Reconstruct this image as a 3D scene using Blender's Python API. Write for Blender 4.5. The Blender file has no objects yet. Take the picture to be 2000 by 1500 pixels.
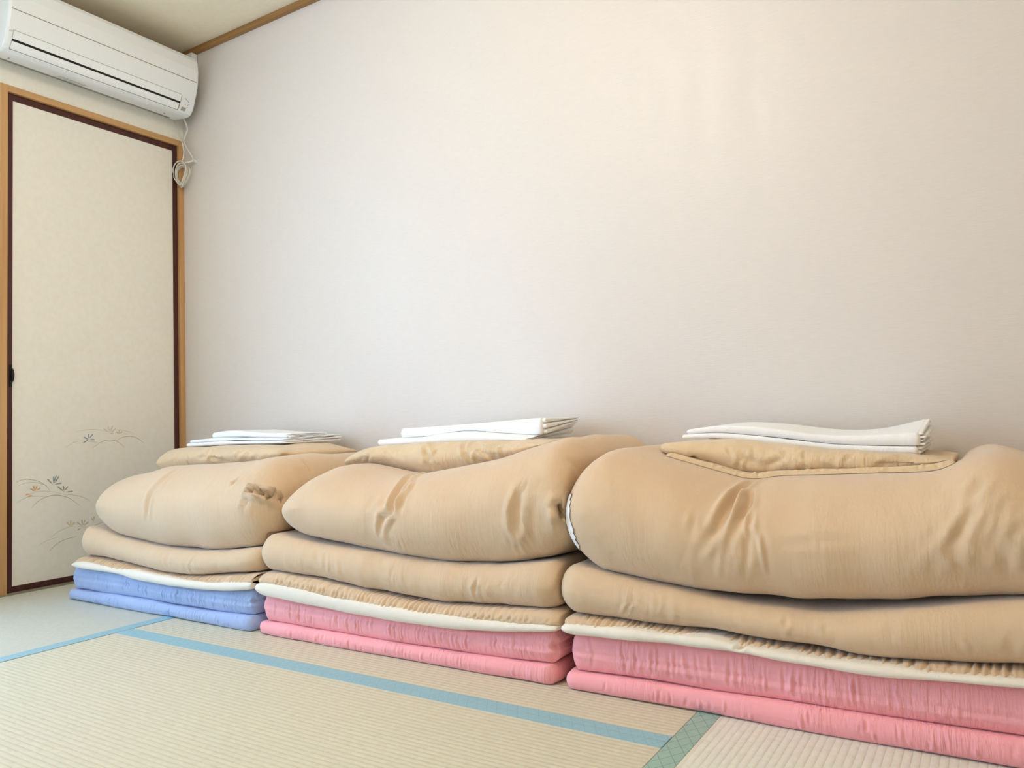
import bpy, bmesh, math, random
import numpy as np
from mathutils import Matrix, Vector
C = bpy.context.scene.collection
scn = bpy.context.scene

# ------------------------------------------------------------------ camera
def make_camera():
    f, yaw, pitch, roll = 1501.76, 0.559299, 0.049101, -0.029664
    cy, sy, cp, sp = math.cos(yaw), math.sin(yaw), math.cos(pitch), math.sin(pitch)
    F = Vector((-sy*cp, cy*cp, sp)); R0 = Vector((cy, sy, 0)); U0 = R0.cross(F)
    R = math.cos(roll)*R0 + math.sin(roll)*U0
    U = -math.sin(roll)*R0 + math.cos(roll)*U0
    cam = bpy.data.cameras.new('camera'); co = bpy.data.objects.new('camera', cam); C.objects.link(co)
    m = Matrix((( R.x, U.x, -F.x, 2.87299), (R.y, U.y, -F.y, -2.00333), (R.z, U.z, -F.z, 0.535416), (0, 0, 0, 1)))
    co.matrix_world = m
    cam.sensor_width = 36; cam.sensor_fit = 'HORIZONTAL'; cam.lens = f/2000*36; cam.clip_start = .02
    scn.camera = co
make_camera()

# ------------------------------------------------------------------ world, lights, exposure
W = bpy.data.worlds.new('world'); scn.world = W; W.use_nodes = True
W.node_tree.nodes['Background'].inputs[0].default_value = (.62, .78, 1, 1)
W.node_tree.nodes['Background'].inputs[1].default_value = 2.0
scn.view_settings.view_transform = 'Standard'; scn.view_settings.look = 'None'
scn.view_settings.gamma = 1; scn.view_settings.use_curve_mapping = False
scn.view_settings.exposure = 0.41
LAMP_STRENGTH = 21.0
WINDOW_POWER = 28.0
def area(name, loc, rot, sx, sy, power, col):
    l = bpy.data.lights.new(name, 'AREA'); l.shape = 'RECTANGLE'; l.size = sx; l.size_y = sy
    l.energy = power; l.color = col
    o = bpy.data.objects.new(name, l); o.location = loc; o.rotation_euler = rot; C.objects.link(o); return o
# daylight entering through the paned sliding window of the left wall, and an added soft fill from behind the camera
area('window_daylight', (0.03, -1.75, .95), (0, -math.pi/2, 0), 1.55, 1.1, WINDOW_POWER, (.46, .70, 1.0))
area('rear_fill', (1.55, -2.93, 1.15), (math.pi/2, 0, 0), 1.7, 1.5, 0.8, (.80, .90, 1.0))

# ------------------------------------------------------------------ materials
def lin(c):
    return tuple(((v/255)/12.92 if v/255 <= .04045 else ((v/255+.055)/1.055)**2.4) for v in c)
def mat(name, rgb, rough=.6, spec=.5, sheen=0, metal=0):
    m = bpy.data.materials.new(name); m.use_nodes = True
    b = m.node_tree.nodes['Principled BSDF']
    b.inputs['Base Color'].default_value = (*lin(rgb), 1); b.inputs['Roughness'].default_value = rough
    b.inputs['Specular IOR Level'].default_value = spec; b.inputs['Sheen Weight'].default_value = sheen
    b.inputs['Metallic'].default_value = metal
    return m
class N:
    def __init__(s, m): s.t = m.node_tree; s.b = s.t.nodes['Principled BSDF']
    def n(s, k, **kw):
        x = s.t.nodes.new(k)
        for a, v in kw.items(): setattr(x, a, v)
        return x
    def l(s, a, b): s.t.links.new(a, b)
    def coord(s, scale=(1, 1, 1), kind='Object', rot=(0, 0, 0)):
        c = s.n('ShaderNodeTexCoord'); mp = s.n('ShaderNodeMapping')
        mp.inputs['Scale'].default_value = scale; mp.inputs['Rotation'].default_value = rot
        s.l(c.outputs[kind], mp.inputs[0]); return mp.outputs[0]
    def noise(s, vec, scale, detail=3, rough=.5):
        x = s.n('ShaderNodeTexNoise'); x.inputs['Scale'].default_value = scale
        x.inputs['Detail'].default_value = detail; x.inputs['Roughness'].default_value = rough
        s.l(vec, x.inputs['Vector']); return x.outputs[0]
    def math(s, op, a, b=None):
        x = s.n('ShaderNodeMath', operation=op)
        for i, v in enumerate((a, b)):
            if v is None: continue
            if isinstance(v, (int, float)): x.inputs[i].default_value = v
            else: s.l(v, x.inputs[i])
        return x.outputs[0]
    def mix(s, fac, a, b):
        x = s.n('ShaderNodeMix', data_type='RGBA')
        if isinstance(fac, (int, float)): x.inputs[0].default_value = fac
        else: s.l(fac, x.inputs[0])
        for i, v in ((6, a), (7, b)):
            if isinstance(v, tuple): x.inputs[i].default_value = (*lin(v), 1)
            else: s.l(v, x.inputs[i])
        return x.outputs[2]
    def bump(s, h, strength, dist, prev=None):
        x = s.n('ShaderNodeBump'); x.inputs['Strength'].default_value = strength; x.inputs['Distance'].default_value = dist
        s.l(h, x.inputs['Height'])
        if prev is not None: s.l(prev, x.inputs['Normal'])
        return x.outputs[0]
    def ramp(s, v, a, b):
        x = s.n('ShaderNodeMapRange'); s.l(v, x.inputs[0]); x.inputs[1].default_value = a; x.inputs[2].default_value = b
        return x.outputs[0]

def fabric(name, rgb, rgb2=None, rough=.7, sheen=.35, weave=.25, soft=.5, var=.35, pull=.25):
    m = mat(name, rgb, rough, .25, sheen); g = N(m)
    rgb2 = rgb2 or tuple(int(v*.94) for v in rgb)
    v = g.noise(g.coord((1, 1, 1)), 9, 4)
    g.l(g.mix(g.math('MULTIPLY', g.ramp(v, .3, .7), var), rgb, rgb2), g.b.inputs['Base Color'])
    w = g.noise(g.coord((1, 1, 2.6)), 420, 2)
    s1 = g.noise(g.coord((2.0, 1, .8)), 22, 3, .45)
    n1 = g.bump(s1, soft, .006)
    # thread-pulled crinkles that run up and down, in patches
    c1 = g.noise(g.coord((1, .5, .10)), 150, 3, .55); mk = g.ramp(g.noise(g.coord((1, .4, .5)), 7, 2), .42, .62)
    n1 = g.bump(g.math('MULTIPLY', c1, mk), pull, .006, n1)
    n2 = g.bump(w, weave, .0007, n1)
    g.l(n2, g.b.inputs['Normal'])
    return m

def wood(name, a, b, rough=.45, axis='Z', scale=60):
    m = mat(name, a, rough, .4); g = N(m)
    sc = {'Z': (1, 1, .04), 'Y': (1, .04, 1), 'X': (.04, 1, 1)}[axis]
    v = g.noise(g.coord(sc), scale, 4, .55)
    g.l(g.mix(g.ramp(v, .3, .72), a, b), g.b.inputs['Base Color'])
    g.l(g.bump(v, .15, .001), g.b.inputs['Normal'])
    return m

def plaster(name, a, b):
    m = mat(name, a, .8, .2); g = N(m)
    v = g.noise(g.coord(), 55, 5); g.l(g.mix(g.ramp(v, .35, .7), a, b), g.b.inputs['Base Color'])
    g.l(g.bump(g.noise(g.coord(), 260, 4), .25, .001), g.b.inputs['Normal']); return m

def silk_wallpaper():
    # woven-look vinyl wallpaper: fine horizontal threads, faint vertical stripes that catch the light
    m = mat('silk_wallpaper', (226, 219, 209), .42, .55); g = N(m)
    thr = g.noise(g.coord((.09, 1, 1)), 330, 3, .6)
    stripe = g.noise(g.coord((1, 1, .02)), 26, 3, .6)
    col = g.mix(g.math('MULTIPLY', g.ramp(thr, .3, .7), .5), (230, 222, 215), (221, 212, 204))
    g.l(col, g.b.inputs['Base Color'])
    g.l(g.math('ADD', g.math('MULTIPLY', g.ramp(stripe, .3, .7), .16), .38), g.b.inputs['Roughness'])
    n1 = g.bump(thr, .30, .0012)
    n1 = g.bump(stripe, .2, .004, n1)
    g.l(n1, g.b.inputs['Normal'])
    return m

def tatami(name, a, b, axis):
    # rush weave: rounded ribs running along <axis>, crossed by fine rush stalks
    m = mat(name, a, .5, .4); g = N(m)
    P = .0125
    sep = g.n('ShaderNodeSeparateXYZ'); g.l(g.coord(), sep.inputs[0])
    along, across = (sep.outputs[0], sep.outputs[1]) if axis == 'X' else (sep.outputs[1], sep.outputs[0])
    ph = g.math('MULTIPLY', across, math.pi/P)
    rib = g.math('ABSOLUTE', g.math('SINE', ph))                        # ribs with sharp valleys
    rib = g.math('POWER', rib, .6)
    st = (220, .6, 1) if axis == 'X' else (.6, 220, 1)
    stalk = g.noise(g.coord((4.0, .18, 1) if axis == 'X' else (.18, 4.0, 1)), 150, 2, .6)
    vr = g.noise(g.coord((.9, 1.5, 1) if axis == 'X' else (1.5, .9, 1)), 60, 3, .6)
    f = g.math('ADD', g.math('MULTIPLY', g.math('SUBTRACT', 1, rib), .5), g.math('MULTIPLY', g.ramp(vr, .3, .7), .5))
    g.l(g.mix(f, a, b), g.b.inputs['Base Color'])
    h = g.math('ADD', g.math('ADD', rib, g.math('MULTIPLY', vr, .9)), g.math('MULTIPLY', stalk, .55))
    g.l(g.bump(h, .55, .0016), g.b.inputs['Normal'])
    return m

def heri(name, a, b, line, scale):
    # woven cloth border with a lattice of thin darker lines
    m = mat(name, a, .55, .35); g = N(m)
    sep = g.n('ShaderNodeSeparateXYZ'); g.l(g.coord(), sep.inputs[0])
    def ln(s1, s2):
        v = g.math('ADD', g.math('MULTIPLY', sep.outputs[0], s1), g.math('MULTIPLY', sep.outputs[1], s2))
        fr = g.math('FRACT', v); return g.math('LESS_THAN', fr, .07)
    lat = g.math('MAXIMUM', ln(scale, scale*.62), ln(-scale, scale*.62))
    base = g.mix(g.ramp(g.noise(g.coord((1, 1, 1)), 130, 2), .3, .7), a, b)
    g.l(g.mix(g.math('MULTIPLY', lat, .75), base, line), g.b.inputs['Base Color'])
    g.l(g.bump(g.noise(g.coord(), 900, 2), .3, .0006), g.b.inputs['Normal'])
    return m

M = dict(
    front_dark=wood('brown_fill_absorber', (150, 122, 92), (134, 106, 78), .5, 'Z'),  # unseen front wall, made dark to cut the light bounced onto the bedding
    right_bounce=plaster('tan_warm_bounce', (214, 194, 160), (208, 187, 152)),  # unseen right wall, tan tone made up to bounce warm light
    wall=silk_wallpaper(),
    plaster=plaster('cream_plaster', (246, 243, 231), (243, 239, 226)),
    ceiling=plaster('beige_ceiling_paper', (246, 233, 207), (242, 229, 202)),
    post=wood('pale_cypress_wood', (212, 168, 116), (194, 146, 94), .5, 'Z'),
    lintel=wood('pale_lintel_wood', (212, 168, 116), (196, 148, 96), .5, 'Y'),
    cornice=wood('cornice_wood', (166, 124, 72), (140, 100, 54), .5, 'X'),
    cornice_side=wood('cornice_wood_side', (166, 124, 72), (140, 100, 54), .5, 'Y'),
    lacquer=wood('dark_red_lacquer', (84, 44, 36), (70, 34, 28), .3, 'Z', 30),
    sill=wood('worn_sill_wood', (150, 146, 120), (132, 124, 100), .6, 'Y'),
    paper=plaster('cream_door_paper', (246, 242, 232), (243, 238, 226)),
    acw=mat('white_plastic', (243, 246, 248), .35, .5),
    acw2=mat('white_plastic_louver', (246, 249, 250), .35, .5),
    acu=mat('white_plastic_base', (224, 220, 204), .45, .5),
    black=mat('dark_slot', (24, 22, 18), .6, .3),
    seam=mat('grey_seam', (150, 147, 136), .6, .3),
    greyprint=mat('grey_print', (168, 166, 158), .6, .3),
    greyprint2=mat('pale_grey_print', (196, 194, 186), .6, .3),
    iron=mat('black_iron', (34, 28, 24), .4, .5, 0, .4),
    cord=mat('white_cord', (226, 222, 210), .45, .5),
    tan=fabric('tan_cotton', (217, 188, 154), (211, 180, 145), soft=.25),
    tan_p=fabric('pillow_cotton', (226, 200, 163), (219, 190, 150), soft=.5, pull=.5),
    cream=fabric('cream_cotton', (238, 229, 214), (232, 222, 205), soft=.35),
    white=fabric('white_cotton', (252, 252, 252), (249, 249, 250), soft=.25, var=.2),
    pink=fabric('pink_cotton', (255, 174, 180), (253, 167, 172), soft=.3, pull=.75),
    blue=fabric('blue_cotton', (166, 186, 226), (160, 180, 222), soft=.3, pull=.7),
    tat_c=tatami('rush_weave_centre', (217, 212, 192), (200, 192, 165), 'X'),
    tat_l=tatami('rush_weave_left', (208, 209, 198), (194, 194, 178), 'Y'),
    tat_r=tatami('rush_weave_right', (234, 234, 224), (216, 214, 198), 'Y'),
    heri_b=heri('blue_green_border', (154, 192, 204), (146, 186, 198), (134, 176, 194), 44),
    heri_g=heri('grey_green_border', (160, 190, 178), (152, 183, 171), (112, 144, 138), 40),
    glass=mat('window_glass', (235, 240, 242), .03, .5),
    alu=mat('brown_aluminium', (96, 84, 70), .4, .5, 0, .6),
    dark=mat('under_floor', (90, 80, 60), .9, .1),
)
M['glass'].node_tree.nodes['Principled BSDF'].inputs['Transmission Weight'].default_value = 1

# ------------------------------------------------------------------ object helpers
def link(name, me, m, parent=None):
    o = bpy.data.objects.new(name, me); C.objects.link(o)
    if m is not None:
        me.materials.append(m)
    if parent is not None: o.parent = parent
    return o
def structure(o): o['kind'] = 'structure'; return o
def tag(o, label, cat, group=None):
    o['label'] = label; o['category'] = cat
    if group: o['group'] = group
    return o
def empty(name, loc=(0, 0, 0)):
    o = bpy.data.objects.new(name, None); o.location = loc; o.empty_display_size = .05; C.objects.link(o); return o
def box_bm(bm, a, b, bev=0):
    r = bmesh.ops.create_cube(bm, size=1)
    vs = r['verts']
    for v in vs:
        v.co = Vector(((a[i]+b[i])/2 + v.co[i]*(b[i]-a[i]) for i in range(3)))
    if bev:
        es = list({e for v in vs for e in v.link_edges})
        bmesh.ops.bevel(bm, geom=es, offset=bev, segments=2, affect='EDGES', profile=.6)
def to_obj(name, bm, m, parent=None, smooth=False):
    me = bpy.data.meshes.new(name); bmesh.ops.recalc_face_normals(bm, faces=bm.faces); bm.to_mesh(me); bm.free()
    if smooth: me.polygons.foreach_set('use_smooth', [True]*len(me.polygons))
    if parent is not None and parent.type == 'EMPTY':
        me.transform(Matrix.Translation(-Vector(parent.location)))
    elif parent is not None:
        me.transform(Matrix.Translation(-Vector(wloc(parent))))
    return link(name, me, m, parent)
def wloc(o):
    v = Vector(o.location)
    while o.parent is not None: o = o.parent; v = v + Vector(o.location)
    return v
def box(name, a, b, m, parent=None, bev=0):
    bm = bmesh.new(); box_bm(bm, a, b, bev); return to_obj(name, bm, m, parent)
def tube(name, pts, r, m, parent=None, closed=False, res=8):
    P = [Vector(p) for p in pts]
    # Catmull-Rom resample
    out = []
    n = len(P)
    for i in range(n if closed else n-1):
        p0 = P[(i-1) % n] if closed or i > 0 else P[0]; p1 = P[i]; p2 = P[(i+1) % n]
        p3 = P[(i+2) % n] if closed or i+2 < n else P[-1]
        for k in range(6):
            t = k/6
            out.append(.5*((2*p1)+(p2-p0)*t+(2*p0-5*p1+4*p2-p3)*t*t+(3*p1-p0-3*p2+p3)*t**3))
    if not closed: out.append(P[-1])
    vs, fs = [], []; m_ = len(out); up = Vector((.3, .9, .2)).normalized()
    for i, p in enumerate(out):
        d = ((out[(i+1) % m_] if closed or i < m_-1 else p) - (out[i-1] if closed or i > 0 else p)).normalized()
        a = d.cross(up)
        if a.length < .1: a = d.cross(Vector((1, 0, 0)))
        a.normalize(); b = d.cross(a)
        for k in range(res):
            t = 2*math.pi*k/res; vs.append(p + r*(math.cos(t)*a + math.sin(t)*b))
    for i in range(m_ if closed else m_-1):
        for k in range(res):
            a_, b_ = i*res+k, i*res+(k+1) % res; j = (i+1) % m_
            fs.append((a_, b_, j*res+(k+1) % res, j*res+k))
    if not closed:
        fs.append(tuple(range(res))[::-1]); fs.append(tuple((m_-1)*res+k for k in range(res)))
    me = bpy.data.meshes.new(name); off = wloc(parent) if parent is not None else Vector((0, 0, 0))
    me.from_pydata([tuple(v-off) for v in vs], [], fs)
    me.polygons.foreach_set('use_smooth', [True]*len(me.polygons))
    return link(name, me, m, parent)

# ------------------------------------------------------------------ room
XR, YF, ZC = 3.30, -2.98, 2.142
T = .12
structure(box('wall_back', (-T, 0, -.05), (XR+T, T, ZC+.1), M['wall']))
structure(box('wall_right', (XR, YF, -.05), (XR+T, 0, ZC+.1), M['right_bounce']))
def wall_with_hole(name, fixed, lo, hi, h0, h1, z0, z1, axis, m):
    bm = bmesh.new()
    def bx(a0, a1, c0, c1):
        if axis == 'x': box_bm(bm, (fixed[0], a0, c0), (fixed[1], a1, c1))
        else: box_bm(bm, (a0, fixed[0], c0), (a1, fixed[1], c1))
    bx(lo, h0, -.05, ZC+.1); bx(h1, hi, -.05, ZC+.1); bx(h0, h1, -.05, z0); bx(h0, h1, z1, ZC+.1)
    return structure(to_obj(name, bm, m))
# left wall: one mesh with the door opening and the window opening
bm = bmesh.new()
def lw(y0, y1, z0, z1): box_bm(bm, (-T, y0, z0), (0, y1, z1))
lw(-.71, 0, 1.768, ZC+.1); lw(-1.15, -.71, -.05, ZC+.1)
lw(-2.35, -1.15, -.05, .03); lw(-2.35, -1.15, 1.75, ZC+.1); lw(YF, -2.35, -.05, ZC+.1); lw(-.71, 0, -.05, -.002)
structure(to_obj('wall_left', bm, M['plaster']))
wall_with_hole('wall_front', (YF-T, YF), -T, XR+T, .6, 2.5, .35, 1.9, 'y', M['front_dark'])
structure(box('ceiling', (-T, YF-T, ZC), (XR+T, T, ZC+.1), M['ceiling']))
# windows: frames and panes (outside the view; the left one gives daylight, the front one is added for the fill)
def window(name, axis, fx, a0, a1, z0, z1):
    bm = bmesh.new(); t = .035
    def bx(p0, p1, q0, q1, d=.03):
        if axis == 'x': box_bm(bm, (fx-d, p0, q0), (fx+d, p1, q1))
        else: box_bm(bm, (p0, fx-d, q0), (p1, fx+d, q1))
    bx(a0, a1, z0, z0+t); bx(a0, a1, z1-t, z1); bx(a0, a0+t, z0+t, z1-t); bx(a1-t, a1, z0+t, z1-t); mid = (a0+a1)/2; bx(mid-t/2, mid+t/2, z0+t, z1-t)
    o = structure(to_obj(name, bm, M['alu']))
    for p, q in ((a0+t, mid-t/2), (mid+t/2, a1-t)):
        if axis == 'x': box('pane', (fx-.003, p, z0+t), (fx+.003, q, z1-t), M['glass'], o)
        else: box('pane', (p, fx-.003, z0+t), (q, fx+.003, z1-t), M['glass'], o)
    return o
window('window_1', 'x', -.06, -2.35, -1.15, .03, 1.75)
window('window_2', 'y', YF-.06, .6, 2.5, .35, 1.9)

# floor: a base with the tatami mats set on it
floor = structure(box('floor', (-T, YF-T, -.11), (XR+T, T, -.055), M['dark']))
def mat_piece(x0, x1, y0, y1, m, borders):
    g = .0008
    o = box('tatami_mat', (x0+g, y0+g, -.055), (x1-g, y1-g, 0), m, floor, .0015)
    for (a, b, c, d, bm_) in borders:
        box('cloth_border', (a, c, -.02), (b, d, .0009), bm_, o, .0006)
    return o
L, G, Bq = .840, 2.388, -.779
SIL = .026
mat_piece(SIL, L, -1.62, 0, M['tat_l'], [(.796, L-.0008, -1.619, -.001, M['heri_b'])])
mat_piece(SIL, L, -2.98, -1.62, M['tat_l'], [(.796, L-.0008, -2.979, -1.621, M['heri_b'])])
mat_piece(L, G, Bq, 0, M['tat_c'], [(L+.001, G-.001, Bq+.0006, -.7537, M['heri_b']), (L+.001, G-.001, -.026, -.001, M['heri_b'])])
mat_piece(L, G, -1.56, Bq, M['tat_c'], [(L+.001, G-.001, -.8045, Bq-.0006, M['heri_b']), (L+.001, G-.001, -1.559, -1.534, M['heri_b'])])
mat_piece(L, G, -2.34, -1.56, M['tat_c'], [(L+.001, G-.001, -1.586, -1.561, M['heri_b'])])
mat_piece(L, G, -2.98, -2.34, M['tat_c'], [])
mat_piece(G, XR, -1.62, 0, M['tat_r'], [(G+.0008, G+.0425, -1.619, -.001, M['heri_g'])])
mat_piece(G, XR, -2.98, -1.62, M['tat_r'], [(G+.0008, G+.0425, -2.979, -1.621, M['heri_g'])])

# trims
def trim(name, bm, m): return structure(to_obj(name, bm, m))
bm = bmesh.new()
box_bm(bm, (0, -.020, 2.120), (XR, 0, ZC), .0015)
trim('trim_1', bm, M['cornice'])
bm = bmesh.new(); box_bm(bm, (0, YF, 2.120), (.020, -.0205, ZC), .0015); trim('trim_2', bm, M['cornice_side'])
bm = bmesh.new(); box_bm(bm, (-.045, -.688, -.055), (SIL-.001, -.0235, .0015)); box_bm(bm, (0.0005, -2.97, -.055), (SIL-.001, -.688, .0012)); trim('trim_3', bm, M['sill'])
# door frame posts and lintel
bm = bmesh.new(); box_bm(bm, (-.06, -.712, 0.0), (.004, -.688, 1.7675), .001); trim('trim_4', bm, M['post'])
bm = bmesh.new(); box_bm(bm, (-.06, -.0225, 0.0), (.004, -.0003, 1.7675), .001); trim('trim_5', bm, M['post'])
bm = bmesh.new(); box_bm(bm, (-.06, -.688, 1.7445), (.004, -.0225, 1.7675), .001); trim('trim_6', bm, M['lintel'])

# sliding paper door with dark lacquered rails
DX = -.012
door = structure(box('door_1', (DX-.016, -.668, .020), (DX, -.040, 1.726), M['paper']))
box('stile', (DX-.020, -.6865, .003), (DX+.004, -.6665, 1.744), M['lacquer'], door, .001)
box('stile', (DX-.020, -.0435, .003), (DX+.004, -.0235, 1.744), M['lacquer'], door, .001)
box('rail', (DX-.020, -.6664, .003), (DX+.003, -.0436, .0225), M['lacquer'], door, .001)
box('rail', (DX-.020, -.6664, 1.7205), (DX+.003, -.0436, 1.744), M['lacquer'], door, .001)
bm = bmesh.new()
box_bm(bm, (DX+.004, -.6765, .708), (DX+.0065, -.6675, .785), .001)
bmesh.ops.create_uvsphere(bm, u_segments=20, v_segments=12, radius=1,
    matrix=Matrix.Translation((DX+.006, -.6685, .748)) @ Matrix.Diagonal((.012, .0065, .0245, 1)))
hd = to_obj('door_pull', bm, M['iron'], door, True); hd['label'] = 'black iron door pull'
# printed orchids and grass arcs on the door paper
def ribbon(bm, pts, w, x):
    P = [Vector((0, a, b)) for a, b in pts]; out = []
    n = len(P)
    for i in range(n-1):
        p0, p1, p2, p3 = P[max(i-1, 0)], P[i], P[i+1], P[min(i+2, n-1)]
        for k in range(5):
            t = k/5; out.append(.5*((2*p1)+(p2-p0)*t+(2*p0-5*p1+4*p2-p3)*t*t+(3*p1-p0-3*p2+p3)*t**3))
    out.append(P[-1]); prev = None; m_ = len(out)
    for i, p in enumerate(out):
        d = (out[min(i+1, m_-1)]-out[max(i-1, 0)]).normalized(); nn = Vector((0, -d.z, d.y))
        ww = w*(.25+.75*math.sin(math.pi*i/(m_-1))**.6)
        a = bm.verts.new((x, *(p+nn*ww/2).yz)); b = bm.verts.new((x, *(p-nn*ww/2).yz))
        if prev: bm.faces.new((prev[0], a, b, prev[1]))
        prev = (a, b)
ARCS = {
 'olive': ((176, 162, 122), .0016, [[(-.3859,.4839),(-.347,.5067),(-.3181,.5109),(-.2888,.5045),(-.2591,.4801)],[(-.2925,.5082),(-.2664,.5199),(-.24,.5233),(-.2094,.5162),(-.1784,.4949)],[(-.6529,.3763),(-.6321,.3842),(-.6109,.3842),(-.5802,.3752),(-.5489,.3547)],[(-.6016,.2834),(-.5739,.308),(-.5394,.3193),(-.5105,.3188),(-.4713,.3043),(-.4311,.2715)],[(-.5425,.1216),(-.5171,.1439),(-.4846,.1573),(-.4448,.1607)],[(-.3937,.1904),(-.3728,.1946),(-.348,.2011)]]),
 'sage': ((192, 190, 164), .0014, [[(-.4843,.49),(-.4509,.5089),(-.417,.5111),(-.3893,.5083),(-.3612,.502)],[(-.6528,.3049),(-.6199,.3207),(-.5863,.3229),(-.5552,.3176)],[(-.4975,.3202),(-.458,.3148),(-.4209,.3027),(-.3934,.2846)],[(-.5394,.1685),(-.5106,.1875),(-.4714,.2005),(-.438,.1979),(-.4074,.1905)],[(-.647,.3631),(-.62,.372),(-.5895,.3711),(-.5552,.3585),(-.5394,.3357)]]),
 'pale': ((208, 202, 176), .0013, [[(-.4475,.5462),(-.3996,.5536),(-.3646,.5517),(-.3289,.5431)],[(-.2923,.5492),(-.255,.5447),(-.217,.5328)],[(-.58,.1469),(-.5489,.1617),(-.5106,.1693)],[(-.626,.3261),(-.5833,.3381),(-.5394,.3357),(-.4975,.3236)]])}
PET = {
 'blue': ((160, 170, 176), [[(-.5298,.3596),(-.5489,.3809)],[(-.5266,.3626),(-.5266,.3891)],[(-.525,.3625),(-.5072,.3876)],[(-.5234,.3591),(-.4975,.3619)],[(-.5266,.366),(-.5169,.39)],[(-.3997,.5156),(-.4187,.5266)],[(-.3997,.5191),(-.3997,.538)],[(-.398,.519),(-.384,.5359)],[(-.3963,.5155),(-.377,.5148)],[(-.3997,.5156),(-.4204,.5043)]]),
 'orange': ((230, 184, 142), [[(-.591,.3405),(-.6063,.3515)],[(-.591,.3421),(-.5956,.3613)],[(-.5894,.342),(-.5833,.3602)],[(-.5863,.3417),(-.5708,.3517)],[(-.6063,.3322),(-.6214,.332)],[(-.5986,.3266),(-.6139,.3255)]]),
 'green': ((172, 172, 146), [[(-.4894,.3295),(-.5137,.3516)],[(-.4894,.3328),(-.4926,.3515)],[(-.4877,.3327),(-.4762,.3484)],[(-.4844,.3274),(-.4579,.3283)]]),
 'pink': ((224, 214, 206), [[(-.3198,.5393),(-.3432,.5557)],[(-.318,.541),(-.3252,.5642)],[(-.3162,.5409),(-.3069,.5673)],[(-.3144,.5391),(-.2941,.5546)],[(-.318,.5357),(-.3034,.537)]]),
 'yellow': ((218, 206, 164), [[(-.2813,.5346),(-.2923,.5421)],[(-.2794,.5346),(-.2812,.5489)],[(-.2776,.5345),(-.2682,.5432)],[(-.4681,.2034),(-.4813,.2185)],[(-.4664,.2032),(-.4664,.2233)],[(-.4648,.203),(-.4514,.2147)],[(-.3832,.2096),(-.3901,.2242)],[(-.3815,.2094),(-.3797,.2281)]]),
 'lilac': ((206, 197, 184), [[(-.4245,.1978),(-.4447,.2139)],[(-.4228,.1993),(-.4262,.2217)],[(-.4211,.1991),(-.4142,.2186)],[(-.4194,.1971),(-.4005,.2101)],[(-.4279,.1915),(-.4414,.1831)]])}
for k, (c, w, arcs) in ARCS.items():
    bm = bmesh.new()
    for a in arcs: ribbon(bm, a, w, DX+.0004)
    to_obj('printed_grass', bm, mat('print_'+k, c, .8, .2), door)
for k, (c, ps) in PET.items():
    bm = bmesh.new()
    for (a, b) in ps:
        a = Vector((0, *a)); b = Vector((0, *b)); d = b-a; n_ = Vector((0, -d.z, d.y)).normalized(); ww = .0034
        vs = []
        for i in range(14):
            t = 2*math.pi*i/14; p = a + d*(.5-.5*math.cos(t)) + n_*ww*math.sin(t)*(.7-.3*math.cos(t))
            vs.append(bm.verts.new((DX+.0006, p.y, p.z)))
        bm.faces.new(vs)
    to_obj('printed_flower', bm, mat('print_petal_'+k, c, .8, .2), door)['label'] = k + ' printed orchid petals'

# ------------------------------------------------------------------ air conditioner
AY0, AY1 = -.765, -.05
PROF = [(.002, 2.068), (.150, 2.068), (.168, 2.060), (.177, 2.044), (.1825, 2.006), (.180, 1.957), (.175, 1.932), (.168, 1.910), (.160, 1.888), (.151, 1.866), (.141, 1.847), (.128, 1.834), (.112, 1.8295), (.100, 1.829), (.012, 1.844), (.002, 1.850)]
ac = empty('air_conditioner', (0, (AY0+AY1)/2, 1.83))
tag(ac, 'white wall-mounted air conditioner above the sliding paper door', 'air conditioner')
def extrude_prof(name, prof, y0, y1, m, parent, inset=.008):
    bm = bmesh.new(); rings = []
    cx = sum(p[0] for p in prof)/len(prof); cz = sum(p[1] for p in prof)/len(prof)
    for y, k in ((y0, inset), (y0+inset*.3, inset*.3), (y0+inset, 0), (y1-inset, 0), (y1-inset*.3, inset*.3), (y1, inset)):
        ring = []
        for (x, z) in prof:
            d = Vector((cx-x, cz-z)); l = d.length
            q = Vector((x, z)) + d/l*k*(1 if x > .05 else 0)
            ring.append(bm.verts.new((q.x, y, q.y)))
        rings.append(ring)
    n = len(prof)
    for r0, r1 in zip(rings, rings[1:]):
        for i in range(n): bm.faces.new((r0[i], r0[(i+1) % n], r1[(i+1) % n], r1[i]))
    bm.faces.new(rings[0]); bm.faces.new(rings[-1])
    return to_obj(name, bm, m, parent)
body = extrude_prof('casing', PROF, AY0, AY1, M['acw'], ac)
for p in body.data.polygons: p.use_smooth = False
def on_prof(z):
    pts = [p for p in PROF if p[0] > .11]
    pts = sorted(pts, key=lambda p: p[1]); zs = [p[1] for p in pts]; xs = [p[0] for p in pts]
    return float(np.interp(z, zs, xs))
def strip(name, z0, z1, y0, y1, out, m, thick=.002, n=6):
    bm = bmesh.new(); cols = []
    for i in range(n+1):
        z = z0+(z1-z0)*i/n; x = on_prof(z)
        dz = .002; dx = on_prof(z+dz)-on_prof(z-dz); nn = Vector((2*dz, -dx)).normalized()
        o_ = (x+nn.x*out, z+nn.y*out); i_ = (x-nn.x*thick, z-nn.y*thick)
        cols.append([bm.verts.new((o_[0], y0, o_[1])), bm.verts.new((o_[0], y1, o_[1])), bm.verts.new((i_[0], y1, i_[1])), bm.verts.new((i_[0], y0, i_[1]))])
    for a, b in zip(cols, cols[1:]):
        for k in range(4): bm.faces.new((a[k], a[(k+1) % 4], b[(k+1) % 4], b[k]))
    bm.faces.new(cols[0]); bm.faces.new(cols[-1])
    return to_obj(name, bm, m, ac)
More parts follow.
